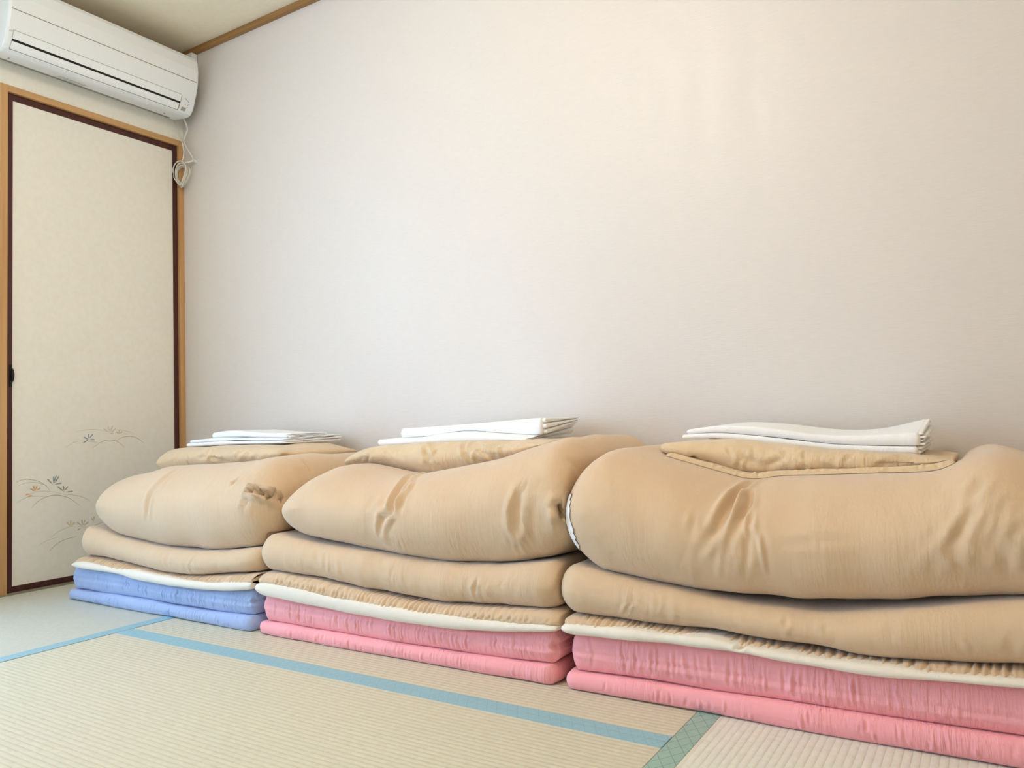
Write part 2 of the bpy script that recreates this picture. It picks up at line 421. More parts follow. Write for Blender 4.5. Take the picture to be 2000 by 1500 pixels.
strip('panel_seam', 1.9555, 1.9582, -.757, -.060, .0004, M['seam'])
strip('outlet_surround', 1.8365, 1.8935, -.7445, -.1135, .0003, M['seam'], n=12)
strip('upper_louver', 1.8668, 1.8920, -.7430, -.1165, .0014, M['acw2'], n=8)
strip('outlet_slot', 1.8600, 1.8668, -.7430, -.1165, .0008, M['black'])
strip('lower_louver', 1.8385, 1.8600, -.7430, -.1190, .0016, M['acw2'], n=8)
bm = bmesh.new()   # underside tray with its screw dimples
box_bm(bm, (.02, AY0+.03, 1.8405), (.10, AY1-.03, 1.846)); 
for (y, x) in ((-.7148, .066), (-.13, .066)):
    bmesh.ops.create_cone(bm, cap_ends=True, segments=14, radius1=.003, radius2=.003, depth=.002, matrix=Matrix.Translation((x, y, 1.8335)))
to_obj('screw', bm, M['seam'], ac)
# faint maker's mark, display and indicator marks, underside sticker
def zfront(y0, y1, z0, z1, name, m, out=.0006): return strip(name, z0, z1, y0, y1, out, m, .0002, 3)
for i, (y, w, h) in enumerate(((-.7555, .004, .0035), (-.7500, .0035, .005), (-.7450, .0035, .0035), (-.7400, .004, .0040), (-.7350, .0035, .0032))):
    zfront(y, y+w, 1.886, 1.886+h, 'maker_mark', M['greyprint2'])
o = zfront(-.1040, -.0850, 1.8400, 1.8520, 'display', M['greyprint']); o['label'] = 'grey square receiver window'
for y, z in ((-.083, 1.853), (-.083, 1.861), (-.0785, 1.866), (-.083, 1.8735), (-.094, 1.861), (-.094, 1.880), (-.088, 1.8775), (-.100, 1.882)):
    zfront(y, y+.0040, z, z+.0030, 'indicator_mark', M['greyprint'])
bm = bmesh.new()
def under(y0, y1, x0, x1):
    zf = lambda x: 1.829+(1.844-1.829)*(.100-x)/.088 - .0007
    vs = [bm.verts.new((x, y, zf(x))) for x, y in ((x0, y0), (x1, y0), (x1, y1), (x0, y1))]; bm.faces.new(vs)
random.seed(3)
for row, (xa, xb) in enumerate(((.064, .069), (.052, .056), (.040, .044))):
    y = -.548
    while y < -.455:
        w = random.uniform(.006, .016); under(y, y+w, xa, xb); y += w+.003
to_obj('underside_sticker', bm, M['greyprint'], ac)['label'] = 'faint grey printed sticker'

# pipe duct in the corner beside the unit
o = box('pipe_duct', (.003, -.030, 1.97), (.106, -.002, 2.119), M['acw'], None, .004)
tag(o, 'short white pipe duct in the corner under the cornice, behind the air conditioner', 'duct')
# coiled white cord hanging from the unit on a small hook
cord = empty('power_cord', (.04, -.03, 1.62)); tag(cord, 'coiled white cord hanging below the right end of the air conditioner', 'cord')
Y = -.03
tube('strand', [(.0712, Y-.02, 1.845), (.0741, Y, 1.8025), (.0564, Y, 1.7673), (.0492, Y, 1.7514), (.066, Y+.004, 1.7171), (.0920, Y+.012, 1.672), (.088, Y+.012, 1.662), (.060, Y, 1.658), (.0342, Y, 1.660)], .0030, M['cord'], cord)
tube('strand', [(.0050, Y-.01, 1.853), (.0200, Y-.004, 1.8126), (.034, Y, 1.764), (.0486, Y, 1.71), (.0440, Y, 1.6788), (.0306, Y, 1.6600)], .0030, M['cord'], cord)
random.seed(5)
for k in range(6):
    cxk, czk = .030+random.uniform(-.006, .006), 1.614+random.uniform(-.006, .006)
    rx_, rz_ = random.uniform(.026, .045), random.uniform(.040, .053); ph = random.uniform(-.25, .25)
    yk = Y-.009+k*.0045
    pts = []
    for i in range(10):
        t = 2*math.pi*i/10; a = rx_*math.cos(t); b = rz_*math.sin(t); a *= (1-.35*max(0, -math.sin(t)))
        pts.append((cxk+a*math.cos(ph)-b*math.sin(ph), yk+.004*math.sin(2*t), czk+a*math.sin(ph)+b*math.cos(ph)))
    tube('loop', pts, .0026, M['cord'], cord, closed=True)
bm = bmesh.new(); bmesh.ops.create_cone(bm, cap_ends=True, segments=16, radius1=.006, radius2=.004, depth=.018, matrix=Matrix.Translation((.088, -.0095, 1.666)) @ Matrix.Rotation(math.pi/2, 4, 'X'))
o = to_obj('cord_hook', bm, M['acw'], cord)

# pendant lamp at the middle of the room (above the picture)
LZ = 1.97
lamp = empty('pendant_lamp', (1.85, -1.52, ZC)); tag(lamp, 'round white pendant lamp hanging from the ceiling', 'lamp')
bm = bmesh.new(); bmesh.ops.create_cone(bm, cap_ends=True, segments=32, radius1=.05, radius2=.04, depth=.03, matrix=Matrix.Translation((1.85, -1.52, ZC-.0155)))
to_obj('ceiling_rose', bm, M['acw'], lamp)
tube('cable', [(1.85, -1.52, ZC-.03), (1.85, -1.52, ZC-.06), (1.85, -1.52, LZ+.12)], .004, M['cord'], lamp)
em = bpy.data.materials.new('lamp_glow'); em.use_nodes = True
b_ = em.node_tree.nodes['Principled BSDF']; b_.inputs['Emission Color'].default_value = (1, .90, .79, 1); b_.inputs['Emission Strength'].default_value = LAMP_STRENGTH
bm = bmesh.new(); bmesh.ops.create_uvsphere(bm, u_segments=48, v_segments=24, radius=1, matrix=Matrix.Translation((1.85, -1.52, LZ)) @ Matrix.Diagonal((.19, .19, .125, 1)))
to_obj('shade', bm, em, lamp, True)

# ------------------------------------------------------------------ soft bodies
def curve(pts, sm=.035):
    xs = np.array([p[0] for p in pts], float); zs = np.array([p[1] for p in pts], float)
    X = np.linspace(xs[0]-.3, xs[-1]+.3, 900); Z = np.interp(X, xs, zs)
    h = X[1]-X[0]; k = int(max(1, 3*sm/h)); g = np.exp(-.5*((np.arange(-k, k+1)*h)/sm)**2); g /= g.sum()
    Zp = np.pad(Z, k, mode='edge'); Zs = np.convolve(Zp, g, 'valid')
    return lambda x: np.interp(x, X, Zs)
def sstep(a, b, x):
    t = np.clip((x-a)/(b-a), 0, 1); return t*t*(3-2*t)
def edge(d, r):
    t = np.clip(d/r, 0, 1); return np.sqrt(np.maximum(0, 1-(1-t)**2))
def samples(length, r0, r1, n, k=10):
    th = np.linspace(0, math.pi/2, k+1)
    a = r0*(1-np.cos(th)); b = length - r1*(1-np.cos(th))
    return np.concatenate([a, np.linspace(a[-1], b[-1], n+2)[1:-1], b[::-1]])
def smooth_noise(P, seed, scale, amp, stretch=(1, 1, 1)):
    rng = np.random.default_rng(seed); out = np.zeros(len(P)); s = np.array(stretch)
    for i in range(10):
        k = rng.normal(size=3)*s*scale; out += np.sin(P@k + rng.uniform(0, 6.28))
    return amp*out/3.2
def seg_dist(P, a, b):
    a = np.array(a); b = np.array(b); d = b-a; t = np.clip(((P-a)@d)/(d@d+1e-12), 0, 1)
    return np.linalg.norm(P-(a+t[:, None]*d), axis=1), t
def crease(pts, w, a, ridge=.55, taper=True):
    """A fold line in 3-D: a narrow groove (a<0) or ridge (a>0) with soft shoulders."""
    pts = [np.array(p, float) for p in pts]
    L_ = [np.linalg.norm(q-p) for p, q in zip(pts, pts[1:])]; tot = sum(L_)
    def f(P):
        best = np.full(len(P), 1e9); tt = np.zeros(len(P)); acc = 0
        for p, q, l in zip(pts, pts[1:], L_):
            d, t = seg_dist(P, p, q); m_ = d < best; best[m_] = d[m_]; tt[m_] = (acc+t[m_]*l)/tot; acc += l
        tp = np.sin(np.pi*np.clip(tt, .02, .98))**.6 if taper else 1
        return a*tp*(np.exp(-(best/w)**2) - ridge*np.exp(-((best-1.9*w)/(.9*w))**2))
    return f
def bump(c, r, a):
    c = np.array(c, float); r = np.array(r, float)
    return lambda P: a*np.exp(-(((P-c)/r)**2).sum(1))
def gathers(n, x0, x1, z0, z1, y, w, a, seed, slant=.15):
    rng = np.random.default_rng(seed); fs = []
    for i in range(n):
        x = rng.uniform(x0, x1); zc = rng.uniform(z0, z1); h = rng.uniform(.3, .6)*(z1-z0); s = rng.normal()*slant
        fs.append(crease([(x-s*h, y, zc-h), (x+s*h, y, zc+h)], rng.uniform(.7, 1.3)*w, rng.choice([-1, 1])*rng.uniform(.4, 1)*a, .4))
    return fs
def soft(name, x0, x1, yf, yb, zb, zt, m, parent=None, r=(.04, .04, .04, .04), rc=0, n=(150, 90), mid=.48, fx=(), warp=None, rcr=None, lo=None, hi=None, xlim=(-9, 9), rfb=None):
    """Cushion-like closed body. r = edge radii (left, right, front, back); rc = rounded plan corners."""
    rl, rr, rf, rb = r
    u = samples(x1-x0, rl, rr, n[0]); vf = samples(yb-yf, rf, rb, n[1], 10 if rfb is None else 20)
    Xu, Yv = np.meshgrid(x0+u, yf+vf, indexing='ij')
    DL = np.minimum(u, 1e9)[:, None] + 0*Yv; DR = (x1-x0-u)[:, None] + 0*Yv
    DF = (vf)[None, :] + 0*Xu; DB = (yb-yf-vf)[None, :] + 0*Xu
    E = edge(DL, rl)*edge(DR, rr)*edge(DF, rf)*edge(DB, rb)
    Eb = E if rfb is None else edge(DL, rl)*edge(DR, rr)*edge(DF, rfb)*edge(DB, rb)
    X = Xu.copy()
    if rc:
        rcl, rcr_ = (rc, rc) if rcr is None else (rc, rcr)
        def ins(rad):
            if rad <= 0: return 0*DF
            a = np.clip(DF/rad, 0, 1); b = np.clip(DB/rad, 0, 1)
            return rad*(1-np.sqrt(1-(1-a)**2)) + rad*(1-np.sqrt(1-(1-b)**2))*.6
        il, ir = ins(rcl), ins(rcr_)
        tt = (Xu-x0)/(x1-x0); X = (x0+il)*(1-tt) + (x1-ir)*tt
    Zb = zb(X, Yv) if callable(zb) else zb+0*X
    Zt = zt(X, Yv)
    zm = Zb + (Zt-Zb)*mid
    top = np.stack([X, Yv, zm+(Zt-zm)*E], -1); bot = np.stack([X, Yv, zm-(zm-Zb)*Eb], -1)
    nu, nv = X.shape
    idT = np.arange(nu*nv).reshape(nu, nv); idB = idT.copy()
    inner = np.zeros((nu, nv), bool); inner[1:-1, 1:-1] = True
    idB[inner] = nu*nv + np.arange(inner.sum())
    V = np.concatenate([top.reshape(-1, 3), bot[inner]])
    if warp is not None: V = warp(V)
    def quads(I, flip):
        q = np.stack([I[:-1, :-1], I[1:, :-1], I[1:, 1:], I[:-1, 1:]], -1).reshape(-1, 4)
        return q[:, ::-1] if flip else q
    F = np.concatenate([quads(idT, False), quads(idB, True)])
    me = bpy.data.meshes.new(name)
    me.vertices.add(len(V)); me.vertices.foreach_set('co', V.ravel())
    me.loops.add(F.size); me.loops.foreach_set('vertex_index', F.ravel().astype(np.int32))
    me.polygons.add(len(F)); me.polygons.foreach_set('loop_start', np.arange(0, F.size, 4, dtype=np.int32))
    me.polygons.foreach_set('use_smooth', np.ones(len(F), bool))
    me.update(calc_edges=True)
    for group in (fx if fx and isinstance(fx[0], (list, tuple)) else [fx]):
        if not group: continue
        nr = np.empty(len(V)*3, np.float32); me.vertex_normals.foreach_get('vector', nr); nr = nr.reshape(-1, 3)
        d = np.zeros(len(V))
        for f in group: d += f(V)
        V = V + nr*d[:, None]
        me.vertices.foreach_set('co', V.ravel().astype(np.float32)); me.update()
    # soft things press against each other: stop at the neighbour's surface
    V = V.copy(); V[:, 0] = np.clip(V[:, 0], *xlim)
    if lo is not None: V[:, 2] = np.maximum(V[:, 2], lo(V[:, 0], V[:, 1]))
    if hi is not None: V[:, 2] = np.minimum(V[:, 2], hi(V[:, 0], V[:, 1]))
    me.vertices.foreach_set('co', V.ravel().astype(np.float32)); me.update()
    if parent is not None:
        off = wloc(parent); V = V - np.array(off); me.vertices.foreach_set('co', V.ravel().astype(np.float32)); me.update()
    return link(name, me, m, parent)

BACK = -.03
def origin(o):
    """put a lone mesh's origin at the centre of its base"""
    me = o.data; n = len(me.vertices); a = np.empty(n*3); me.vertices.foreach_get('co', a); a = a.reshape(-1, 3)
    c = np.array([(a[:, 0].min()+a[:, 0].max())/2, (a[:, 1].min()+a[:, 1].max())/2, a[:, 2].min()])
    me.vertices.foreach_set('co', (a-c).ravel()); me.update(); o.location = c
    for ch in o.children: ch.location = -Vector(c)
    return o
def flat(z): return lambda X, Y: z+0*X
def along(c, dz=0): return lambda X, Y: c(X)+dz
EP = .0007

def folding_mattress(x0, x1, groove, top, m, label, seed):
    t = tag(empty('folding_mattress', ((x0+x1)/2, -.33, 0)), label, 'mattress', 'folded mattresses on the tatami')
    w = [lambda P: smooth_noise(P, seed, 18, .0012), crease([(x0+.1, -.64, .012), (x1-.1, -.64, .012)], .004, -.0006)]
    w += gathers(40, x0+.08, x1-.05, .002, .032, -.637, .0028, .0024, seed+1, .12)
    soft('lower_fold', x0, x1, -.637, BACK, flat(.0005), along(groove), m, t, (.014, .014, .013, .02), .03, (560, 22), fx=w, lo=flat(.0006))
    tz = float(top((x0+x1)/2))
    w = [lambda P: smooth_noise(P, seed+2, 16, .0015), crease([(x0+.01, -.628, .076), (x1-.01, -.628, .073)], .0045, -.0022, .9, taper=False)]
    w += gathers(60, x0+.05, x1-.03, .042, tz-.006, -.628, .0030, .0026, seed+3, .1)
    w += gathers(14, x1-.06, x1+.01, .045, tz-.012, -.605, .004, .0035, seed+4, .9)
    w += [crease([(x1-.005, -.625, .078), (x1+.004, -.57, .078), (x1+.004, -.3, .078)], .006, -.006, .6, False)]
    soft('upper_fold', x0+.012, x1+.004, -.628, BACK, along(groove, .0005), along(top), m, t, (.016, .020, .017, .02), .03, (560, 22), fx=w, hi=along(top, -EP), xlim=(x0, x1+.004))
    return t
def mattress_pad(x0, x1, bot, wtop, top, label, seed, kink=None, xlim=(-9, 9)):
    t = tag(empty('mattress_pad', ((x0+x1)/2, -.33, .1)), label, 'mattress pad', 'thin quilted pads on the folded mattresses')
    w = [lambda P: smooth_noise(P, seed, 22, .0015)]
    if kink: w += kink
    soft('cream_underside', x0, x1, -.648, BACK, along(bot, EP), along(wtop, .004), M['cream'], t, (.05, .05, .010, .02), .03, (240, 20), fx=w, lo=along(bot, EP), hi=along(top, -EP), xlim=xlim)
    rng = np.random.default_rng(seed); fs = [lambda P: smooth_noise(P, seed+1, 30, .0015)]
    x = x0+.03
    while x < x1-.02:      # gathered quilting lines running back from the edge
        fs.append(crease([(x, -.66, float(wtop(x))), (x+rng.normal()*.004, -.60, float(top(x))), (x+rng.normal()*.012, -.54, float(top(x))+.004)], .0032, -.0030*rng.uniform(.5, 1.3), .7, False)); x += rng.uniform(.010, .020)
    soft('quilted_top', x0+.006, x1-.004, -.640, BACK, along(wtop, -.010), lambda X, Y: top(X)-.0005-.006*sstep(-.60, -.64, Y), M['tan'], t, (.05, .04, .022, .02), .03, (360, 24), mid=.5, fx=fs, lo=along(bot, .004), hi=along(top, -EP), xlim=xlim)
    return t

# ---- shared height curves of the three stacks
gA = curve([(.27,.033),(.49,.037),(.73,.037),(.95,.034),(1.2,.040)]); bA = curve([(.29,.104),(.359,.110),(.573,.105),(.805,.092),(1.015,.094),(1.206,.114)])
wA = curve([(0.3,0.121),(0.385,0.126),(0.653,0.121),(0.878,0.112),(1.081,0.119),(1.176,0.133),(1.248,0.143)]); pA = curve([(0.3,0.142),(0.359,0.143),(0.49,0.141),(0.654,0.130),(0.806,0.121),(0.948,0.128),(1.145,0.148),(1.225,0.158)])
qA = curve([(0.32,0.237),(0.448,0.233),(0.533,0.213),(0.732,0.195),(0.915,0.192),(1.083,0.208),(1.208,0.223)])
gB = curve([(1.207,.033),(1.597,.031),(1.93,.034),(2.096,.041)]); bB = curve([(1.216,.105),(1.333,.096),(1.535,.088),(1.717,.087),(1.88,.089),(2.029,.102),(2.117,.112)])
wB = curve([(1.2,0.133),(1.298,0.134),(1.536,0.118),(1.774,0.111),(1.982,0.115),(2.076,0.122)]); pB = curve([(1.2,0.162),(1.262,0.162),(1.405,0.158),(1.537,0.145),(1.718,0.133),(1.829,0.135),(1.983,0.145),(2.116,0.152)])
qB = curve([(1.25,0.257),(1.301,0.252),(1.407,0.242),(1.602,0.233),(1.778,0.223),(1.885,0.224),(2.034,0.239),(2.126,0.251)])
gC = curve([(2.123,.034),(2.289,.039),(2.467,.039),(2.761,.043),(2.95,.046)]); bC = curve([(2.131,.108),(2.219,.115),(2.30,.117),(2.462,.120),(2.551,.114),(2.698,.112),(2.889,.122),(3.03,.126)])
wC = curve([(2.13,0.129),(2.22,0.131),(2.43,0.135),(2.47,0.130),(2.55,0.126),(2.7,0.123),(2.89,0.133),(3.03,0.137)], .012); pC = curve([(2.117,0.148),(2.22,0.144),(2.429,0.140),(2.552,0.134),(2.664,0.132),(2.766,0.137),(2.89,0.147),(3.03,0.152)])
qC = curve([(2.12,0.243),(2.173,0.237),(2.249,0.227),(2.389,0.209),(2.516,0.196),(2.631,0.197),(2.738,0.214),(2.835,0.234),(2.896,0.246),(3.03,0.257)])

folding_mattress(.272, 1.185, gA, bA, M['blue'], 'blue folded mattress at the bottom of the left stack', 11)
folding_mattress(1.198, 2.098, gB, bB, M['pink'], 'pink folded mattress under the middle stack, next to the blue one', 21)
folding_mattress(2.112, 3.03, gC, bC, M['pink'], 'pink folded mattress under the right stack, nearest the camera', 31)
mattress_pad(.310, 1.225, bA, wA, pA, 'thin cream and tan quilted pad lying on the blue mattress', 41, xlim=(-9, 1.194))
mattress_pad(1.196, 2.120, bB, wB, pB, 'thin cream-edged quilted pad on the pink mattress of the middle stack', 42, xlim=(1.1955, 2.108))
mattress_pad(2.110, 3.04, bC, wC, pC, 'thin cream-edged quilted pad with a kinked edge, on the right pink mattress', 43,
             [crease([(2.458, -.67, .112), (2.466, -.66, .125), (2.480, -.64, .138)], .005, -.008, .2, False)], xlim=(2.1095, 9))
# fold lines on the soft things, as 3-D paths on their surfaces
CR = {
    'dA': [[(0.749,-0.559,0.415),(0.743,-0.606,0.384),(0.727,-0.626,0.354),(0.726,-0.635,0.318),(0.725,-0.629,0.281),(0.735,-0.622,0.267)],[(1.165,-0.62,0.373),(1.193,-0.61,0.367),(1.218,-0.591,0.357),(1.23,-0.564,0.347)],[(1.166,-0.622,0.368),(1.162,-0.633,0.34),(1.157,-0.633,0.316)],[(1.169,-0.592,0.264),(1.204,-0.565,0.268),(1.193,-0.512,0.243)],[(1.215,-0.484,0.414),(1.221,-0.462,0.408),(1.225,-0.448,0.403)],[(1.188,-0.453,0.442),(1.216,-0.439,0.418)],[(1.158,-0.607,0.395),(1.19,-0.607,0.375),(1.205,-0.6,0.367)],[(1.208,-0.511,0.418),(1.227,-0.473,0.396)],[(1.158,-0.552,0.237),(1.183,-0.536,0.242),(1.189,-0.503,0.239)]],
    'dB': [[(1.584,-0.408,0.406),(1.657,-0.565,0.395),(1.668,-0.611,0.367),(1.676,-0.632,0.337),(1.647,-0.634,0.319),(1.64,-0.623,0.29),(1.652,-0.6,0.268),(1.668,-0.57,0.252)],[(1.606,-0.415,0.406),(1.696,-0.591,0.388),(1.687,-0.624,0.355),(1.676,-0.635,0.32),(1.656,-0.617,0.281)],[(2.026,-0.621,0.401),(2.017,-0.632,0.358),(2.013,-0.62,0.316),(2.002,-0.572,0.271),(1.995,-0.55,0.262)],[(2.033,-0.63,0.358),(2.035,-0.616,0.316),(2.018,-0.574,0.277)],[(2.114,-0.623,0.364),(2.117,-0.615,0.347),(2.108,-0.606,0.328)],[(2.115,-0.621,0.364),(2.119,-0.565,0.369)],[(2.107,-0.608,0.33),(2.077,-0.601,0.308)],[(2.108,-0.589,0.316),(2.071,-0.55,0.276)],[(2.107,-0.552,0.45),(2.118,-0.54,0.433),(2.119,-0.507,0.41)],[(2.119,-0.561,0.422),(2.119,-0.518,0.39)],[(2.015,-0.593,0.436),(2.076,-0.599,0.441),(2.115,-0.587,0.424)],[(1.54,-0.632,0.314),(1.546,-0.612,0.283),(1.507,-0.544,0.253)]],
    'dC': [[(2.462,-0.44,0.405),(2.451,-0.523,0.389),(2.446,-0.585,0.368),(2.439,-0.627,0.335),(2.405,-0.634,0.291)],[(2.467,-0.509,0.392),(2.484,-0.579,0.373),(2.47,-0.614,0.347),(2.457,-0.633,0.295)],[(2.462,-0.523,0.389),(2.466,-0.595,0.361),(2.462,-0.633,0.311)],[(2.491,-0.593,0.366),(2.495,-0.623,0.337),(2.502,-0.63,0.314)],[(2.862,-0.634,0.348),(2.851,-0.623,0.318),(2.838,-0.597,0.291)],[(2.842,-0.622,0.389),(2.822,-0.63,0.353),(2.805,-0.63,0.323)],[(2.853,-0.595,0.423),(2.83,-0.611,0.398)],[(2.173,-0.642,0.356),(2.158,-0.62,0.31),(2.168,-0.58,0.275)],[(2.208,-0.642,0.339),(2.193,-0.626,0.304)],[(2.501,-0.629,0.297),(2.484,-0.615,0.273)],[(2.673,-0.626,0.323),(2.6,-0.628,0.319),(2.542,-0.63,0.31)]],
    'qB': [[(1.907,-0.63,0.2),(1.905,-0.63,0.179),(1.901,-0.616,0.155)],[(1.933,-0.631,0.196),(1.933,-0.618,0.158)],[(2.099,-0.557,0.23),(2.099,-0.606,0.207),(2.092,-0.62,0.181)],[(2.099,-0.593,0.216),(2.099,-0.591,0.188)]],
    'qC': [[(2.276,-0.631,0.199),(2.252,-0.623,0.163)],[(2.324,-0.632,0.199),(2.314,-0.622,0.161)],[(2.501,-0.612,0.212),(2.51,-0.627,0.195)],[(2.551,-0.619,0.206),(2.55,-0.631,0.18),(2.547,-0.611,0.151)]],
    'pA': [[(0.666,-0.378,0.465),(0.659,-0.385,0.45),(0.61,-0.384,0.445)],[(0.653,-0.375,0.468),(0.686,-0.382,0.445),(0.752,-0.372,0.435)],[(0.945,-0.361,0.477),(1.016,-0.368,0.454),(1.022,-0.343,0.455)],[(0.851,-0.379,0.469),(0.796,-0.383,0.445)]],
    'pB': [[(1.538,-0.339,0.485),(1.59,-0.389,0.456),(1.623,-0.379,0.419)],[(1.682,-0.347,0.484),(1.714,-0.385,0.455),(1.732,-0.376,0.432)],[(1.743,-0.373,0.474),(1.771,-0.388,0.46),(1.804,-0.376,0.445)]],
    'pC': [[(2.418,-0.396,0.464),(2.439,-0.403,0.44),(2.471,-0.4,0.432)],[(2.518,-0.4,0.452),(2.5,-0.402,0.442),(2.47,-0.399,0.43)],[(2.649,-0.405,0.443),(2.696,-0.399,0.433),(2.751,-0.394,0.442)],[(2.343,-0.395,0.469),(2.323,-0.399,0.449),(2.277,-0.36,0.434)]],
}
def cr(key, i, w, a, ridge=.55, taper=True): return crease(CR[key][i], w, a, ridge, taper)

def quilt(x0, x1, bot, top, label, seed, extra=(), rc=.05, xlim=(-9, 9)):
    f = [lambda P: smooth_noise(P, seed, 9, .0035), lambda P: smooth_noise(P, seed+1, 26, .0010, (1.6, 1, .5))]
    zc = float(top((x0+x1)/2))
    f += gathers(26, x0+.1, x1-.03, zc-.07, zc-.01, -.63, .006, .0016, seed+2, .25) + list(extra)
    o = soft('folded_quilt', x0, x1, -.632, BACK, along(bot, EP), along(top, 0), M['tan'], None, (.040, .040, .042, .04), rc, (400, 50), fx=f, lo=along(bot, EP), hi=along(top, -EP), xlim=xlim)
    return tag(origin(o), label, 'quilt', 'folded tan quilts under the puffy duvets')
quilt(.300, 1.222, pA, qA, 'flat folded tan quilt under the left duvet', 51, rc=.09, xlim=(-9, 1.190))
quilt(1.191, 2.112, pB, qB, 'flat folded tan quilt under the middle duvet', 52, [cr('qB', 0, .005, -.006), cr('qB', 1, .004, -.004), cr('qB', 2, .006, -.009), cr('qB', 3, .005, -.005)], xlim=(1.1905, 2.099))
quilt(2.100, 3.04, pC, qC, 'flat folded tan quilt under the right duvet', 53, [cr('qC', 0, .004, -.003), cr('qC', 1, .004, -.003), cr('qC', 2, .005, -.003), cr('qC', 3, .005, -.002)], xlim=(2.0995, 9))

def duvet(x0, x1, bot, top, hollow, label, seed, extra=(), rc=.1, rcr=None, yf=-.635, r=(.09, .09, .17, .12), xlim=(-9, 9), ymid=.46, lo=None):
    hx0, hx1, hd, hy = hollow
    def zt(X, Y):
        z = top(X)
        return z - hd*sstep(hx0-.03, hx0+.05, X)*sstep(hx1+.03, hx1-.05, X)*sstep(hy-.03, hy+.04, Y)*sstep(-.0, -.06, Y)
    calm = lambda P: 1-sstep(-.52, -.43, P[:, 1])*sstep(hx0-.06, hx0, P[:, 0])*sstep(hx1+.06, hx1, P[:, 0])   # flat under the pillow
    f0 = [lambda P: calm(P)*(smooth_noise(P, seed, 7, .006)+smooth_noise(P, seed+1, 20, .0020, (1.4, 1, .8)))]
    t = tag(empty('folded_duvet', ((x0+x1)/2, -.33, .2)), label, 'duvet', 'puffy tan duvets')
    hi = lambda X, Y: np.where((Y > hy-.07) & (X > hx0-.01) & (X < hx1+.01), zt(X, Y), 9.)
    soft('cover', x0, x1, yf, BACK, along(bot, EP), zt, M['tan'], t, r, rc, (400, 130), mid=ymid, fx=(f0, list(extra)), rcr=rcr, lo=lo or along(bot, EP), hi=hi, xlim=xlim, rfb=.075)
    return t, zt
topA = curve([(.28,.32),(.36,.365),(.45,.40),(.58,.418),(.91,.432),(1.05,.447),(1.2,.460)], .05)
topB = curve([(1.20,.36),(1.27,.40),(1.36,.437),(1.45,.425),(1.578,.403),(1.674,.418),(1.854,.446),(2.0,.482),(2.07,.502),(2.13,.485)], .03)
topC = curve([(2.12,.450),(2.18,.480),(2.249,.456),(2.35,.428),(2.446,.402),(2.50,.412),(2.561,.414),(2.785,.423),(2.83,.452),(2.875,.466),(2.94,.440),(3.05,.40)], .018)
G_ = lambda k, n, w, a, rg=.55, tp=True: [cr(k, i, w, a, rg, tp) for i in range(*n)]
def lips(path, dz, w, a):   # the rolled edges of the cloth above and below a pocket
    return [crease([(x, y, z-dz) for x, y, z in path], w, a, 0), crease([(x, y, z+dz) for x, y, z in path], w, a*.6, 0)]
dA, ztA = duvet(.300, 1.235, qA, topA, (.34, 1.02, .05, -.36), 'puffy folded tan duvet on top of the left stack', 61,
    G_('dA', (0, 1), .008, -.007, .6) + G_('dA', (1, 2), .0065, -.034, .5, False) + lips(CR['dA'][1], .013, .008, .008) + gathers(16, 1.06, 1.215, .27, .43, -.61, .006, .0045, 161, .7) + G_('dA', (2, 9), .007, -.008), rc=.20, rcr=.10,  xlim=(-9, 1.2295), r=(.13, .11, .17, .12),
    lo=lambda X, Y: np.where(X > 1.186, np.maximum(qA(X), qB(X)), qA(X))+EP)
dB, ztB = duvet(1.215, 2.135, qB, topB, (1.30, 1.95, .05, -.36), 'puffy folded tan duvet on top of the middle stack', 62,
    G_('dB', (0, 1), .008, -.010, .8) + G_('dB', (1, 2), .006, .006) + G_('dB', (2, 3), .010, -.010, .8) + G_('dB', (3, 4), .006, .006) + G_('dB', (4, 5), .009, -.060, .4) + G_('dB', (5, 8), .007, -.009) + G_('dB', (8, 10), .010, -.016, .6) + G_('dB', (10, 11), .006, -.005) + gathers(16, 2.0, 2.11, .27, .44, -.62, .006, .0045, 162, .6) + gathers(8, 1.60, 1.72, .28, .40, -.62, .006, .0035, 163, .6), rc=.14, rcr=.05, xlim=(1.2305, 2.1175), r=(.13, .08, .17, .12))
dC, ztC = duvet(2.115, 3.05, qC, topC, (2.25, 2.80, .05, -.36), 'puffy folded tan duvet on top of the right stack, with a white lining corner', 63,
    G_('dC', (0, 1), .008, -.010, .8) + G_('dC', (1, 2), .006, -.008) + G_('dC', (2, 3), .007, .008) + G_('dC', (3, 4), .005, -.004) + G_('dC', (4, 7), .008, -.006) + G_('dC', (8, 11), .006, -.005) + gathers(12, 2.38, 2.53, .26, .38, -.63, .006, .0035, 164, .5) + gathers(10, 2.14, 2.22, .28, .40, -.63, .005, .0035, 165, .3) + gathers(16, 2.76, 2.92, .27, .42, -.63, .007, .0027, 166, .6), rc=.07, xlim=(2.1205, 9))

def lining(root, test, off, name, m, line):
    """second layer of cloth lying over part of a cover"""
    src = next(c for c in root.children if c.name.startswith('cover')); me = src.data; o = np.array(wloc(src))
    n = len(me.vertices); co = np.empty(n*3); me.vertices.foreach_get('co', co); co = co.reshape(-1, 3)
    nr = np.empty(n*3, np.float32); me.vertices.foreach_get('vector' if 0 else 'normal', nr); nr = nr.reshape(-1, 3)
    keep = test(co+o); F = np.array([p.vertices[:] for p in me.polygons]); F = F[keep[F].all(1)]
    ids, inv = np.unique(F, return_inverse=True); inv = inv.reshape(F.shape)
    h = bpy.data.meshes.new(name); V = (co+nr*off)[ids]; V[:, 0] = np.minimum(V[:, 0], line(V[:, 2]+o[2])-o[0]); V[:, 2] = np.clip(V[:, 2], .266-o[2], .388-o[2])
    h.from_pydata(V.tolist(), [], inv.tolist()); h.polygons.foreach_set('use_smooth', [True]*len(h.polygons))
    return link(name, h, m, root)
ln_ = lambda z: 2.154-.12*(z-.26)
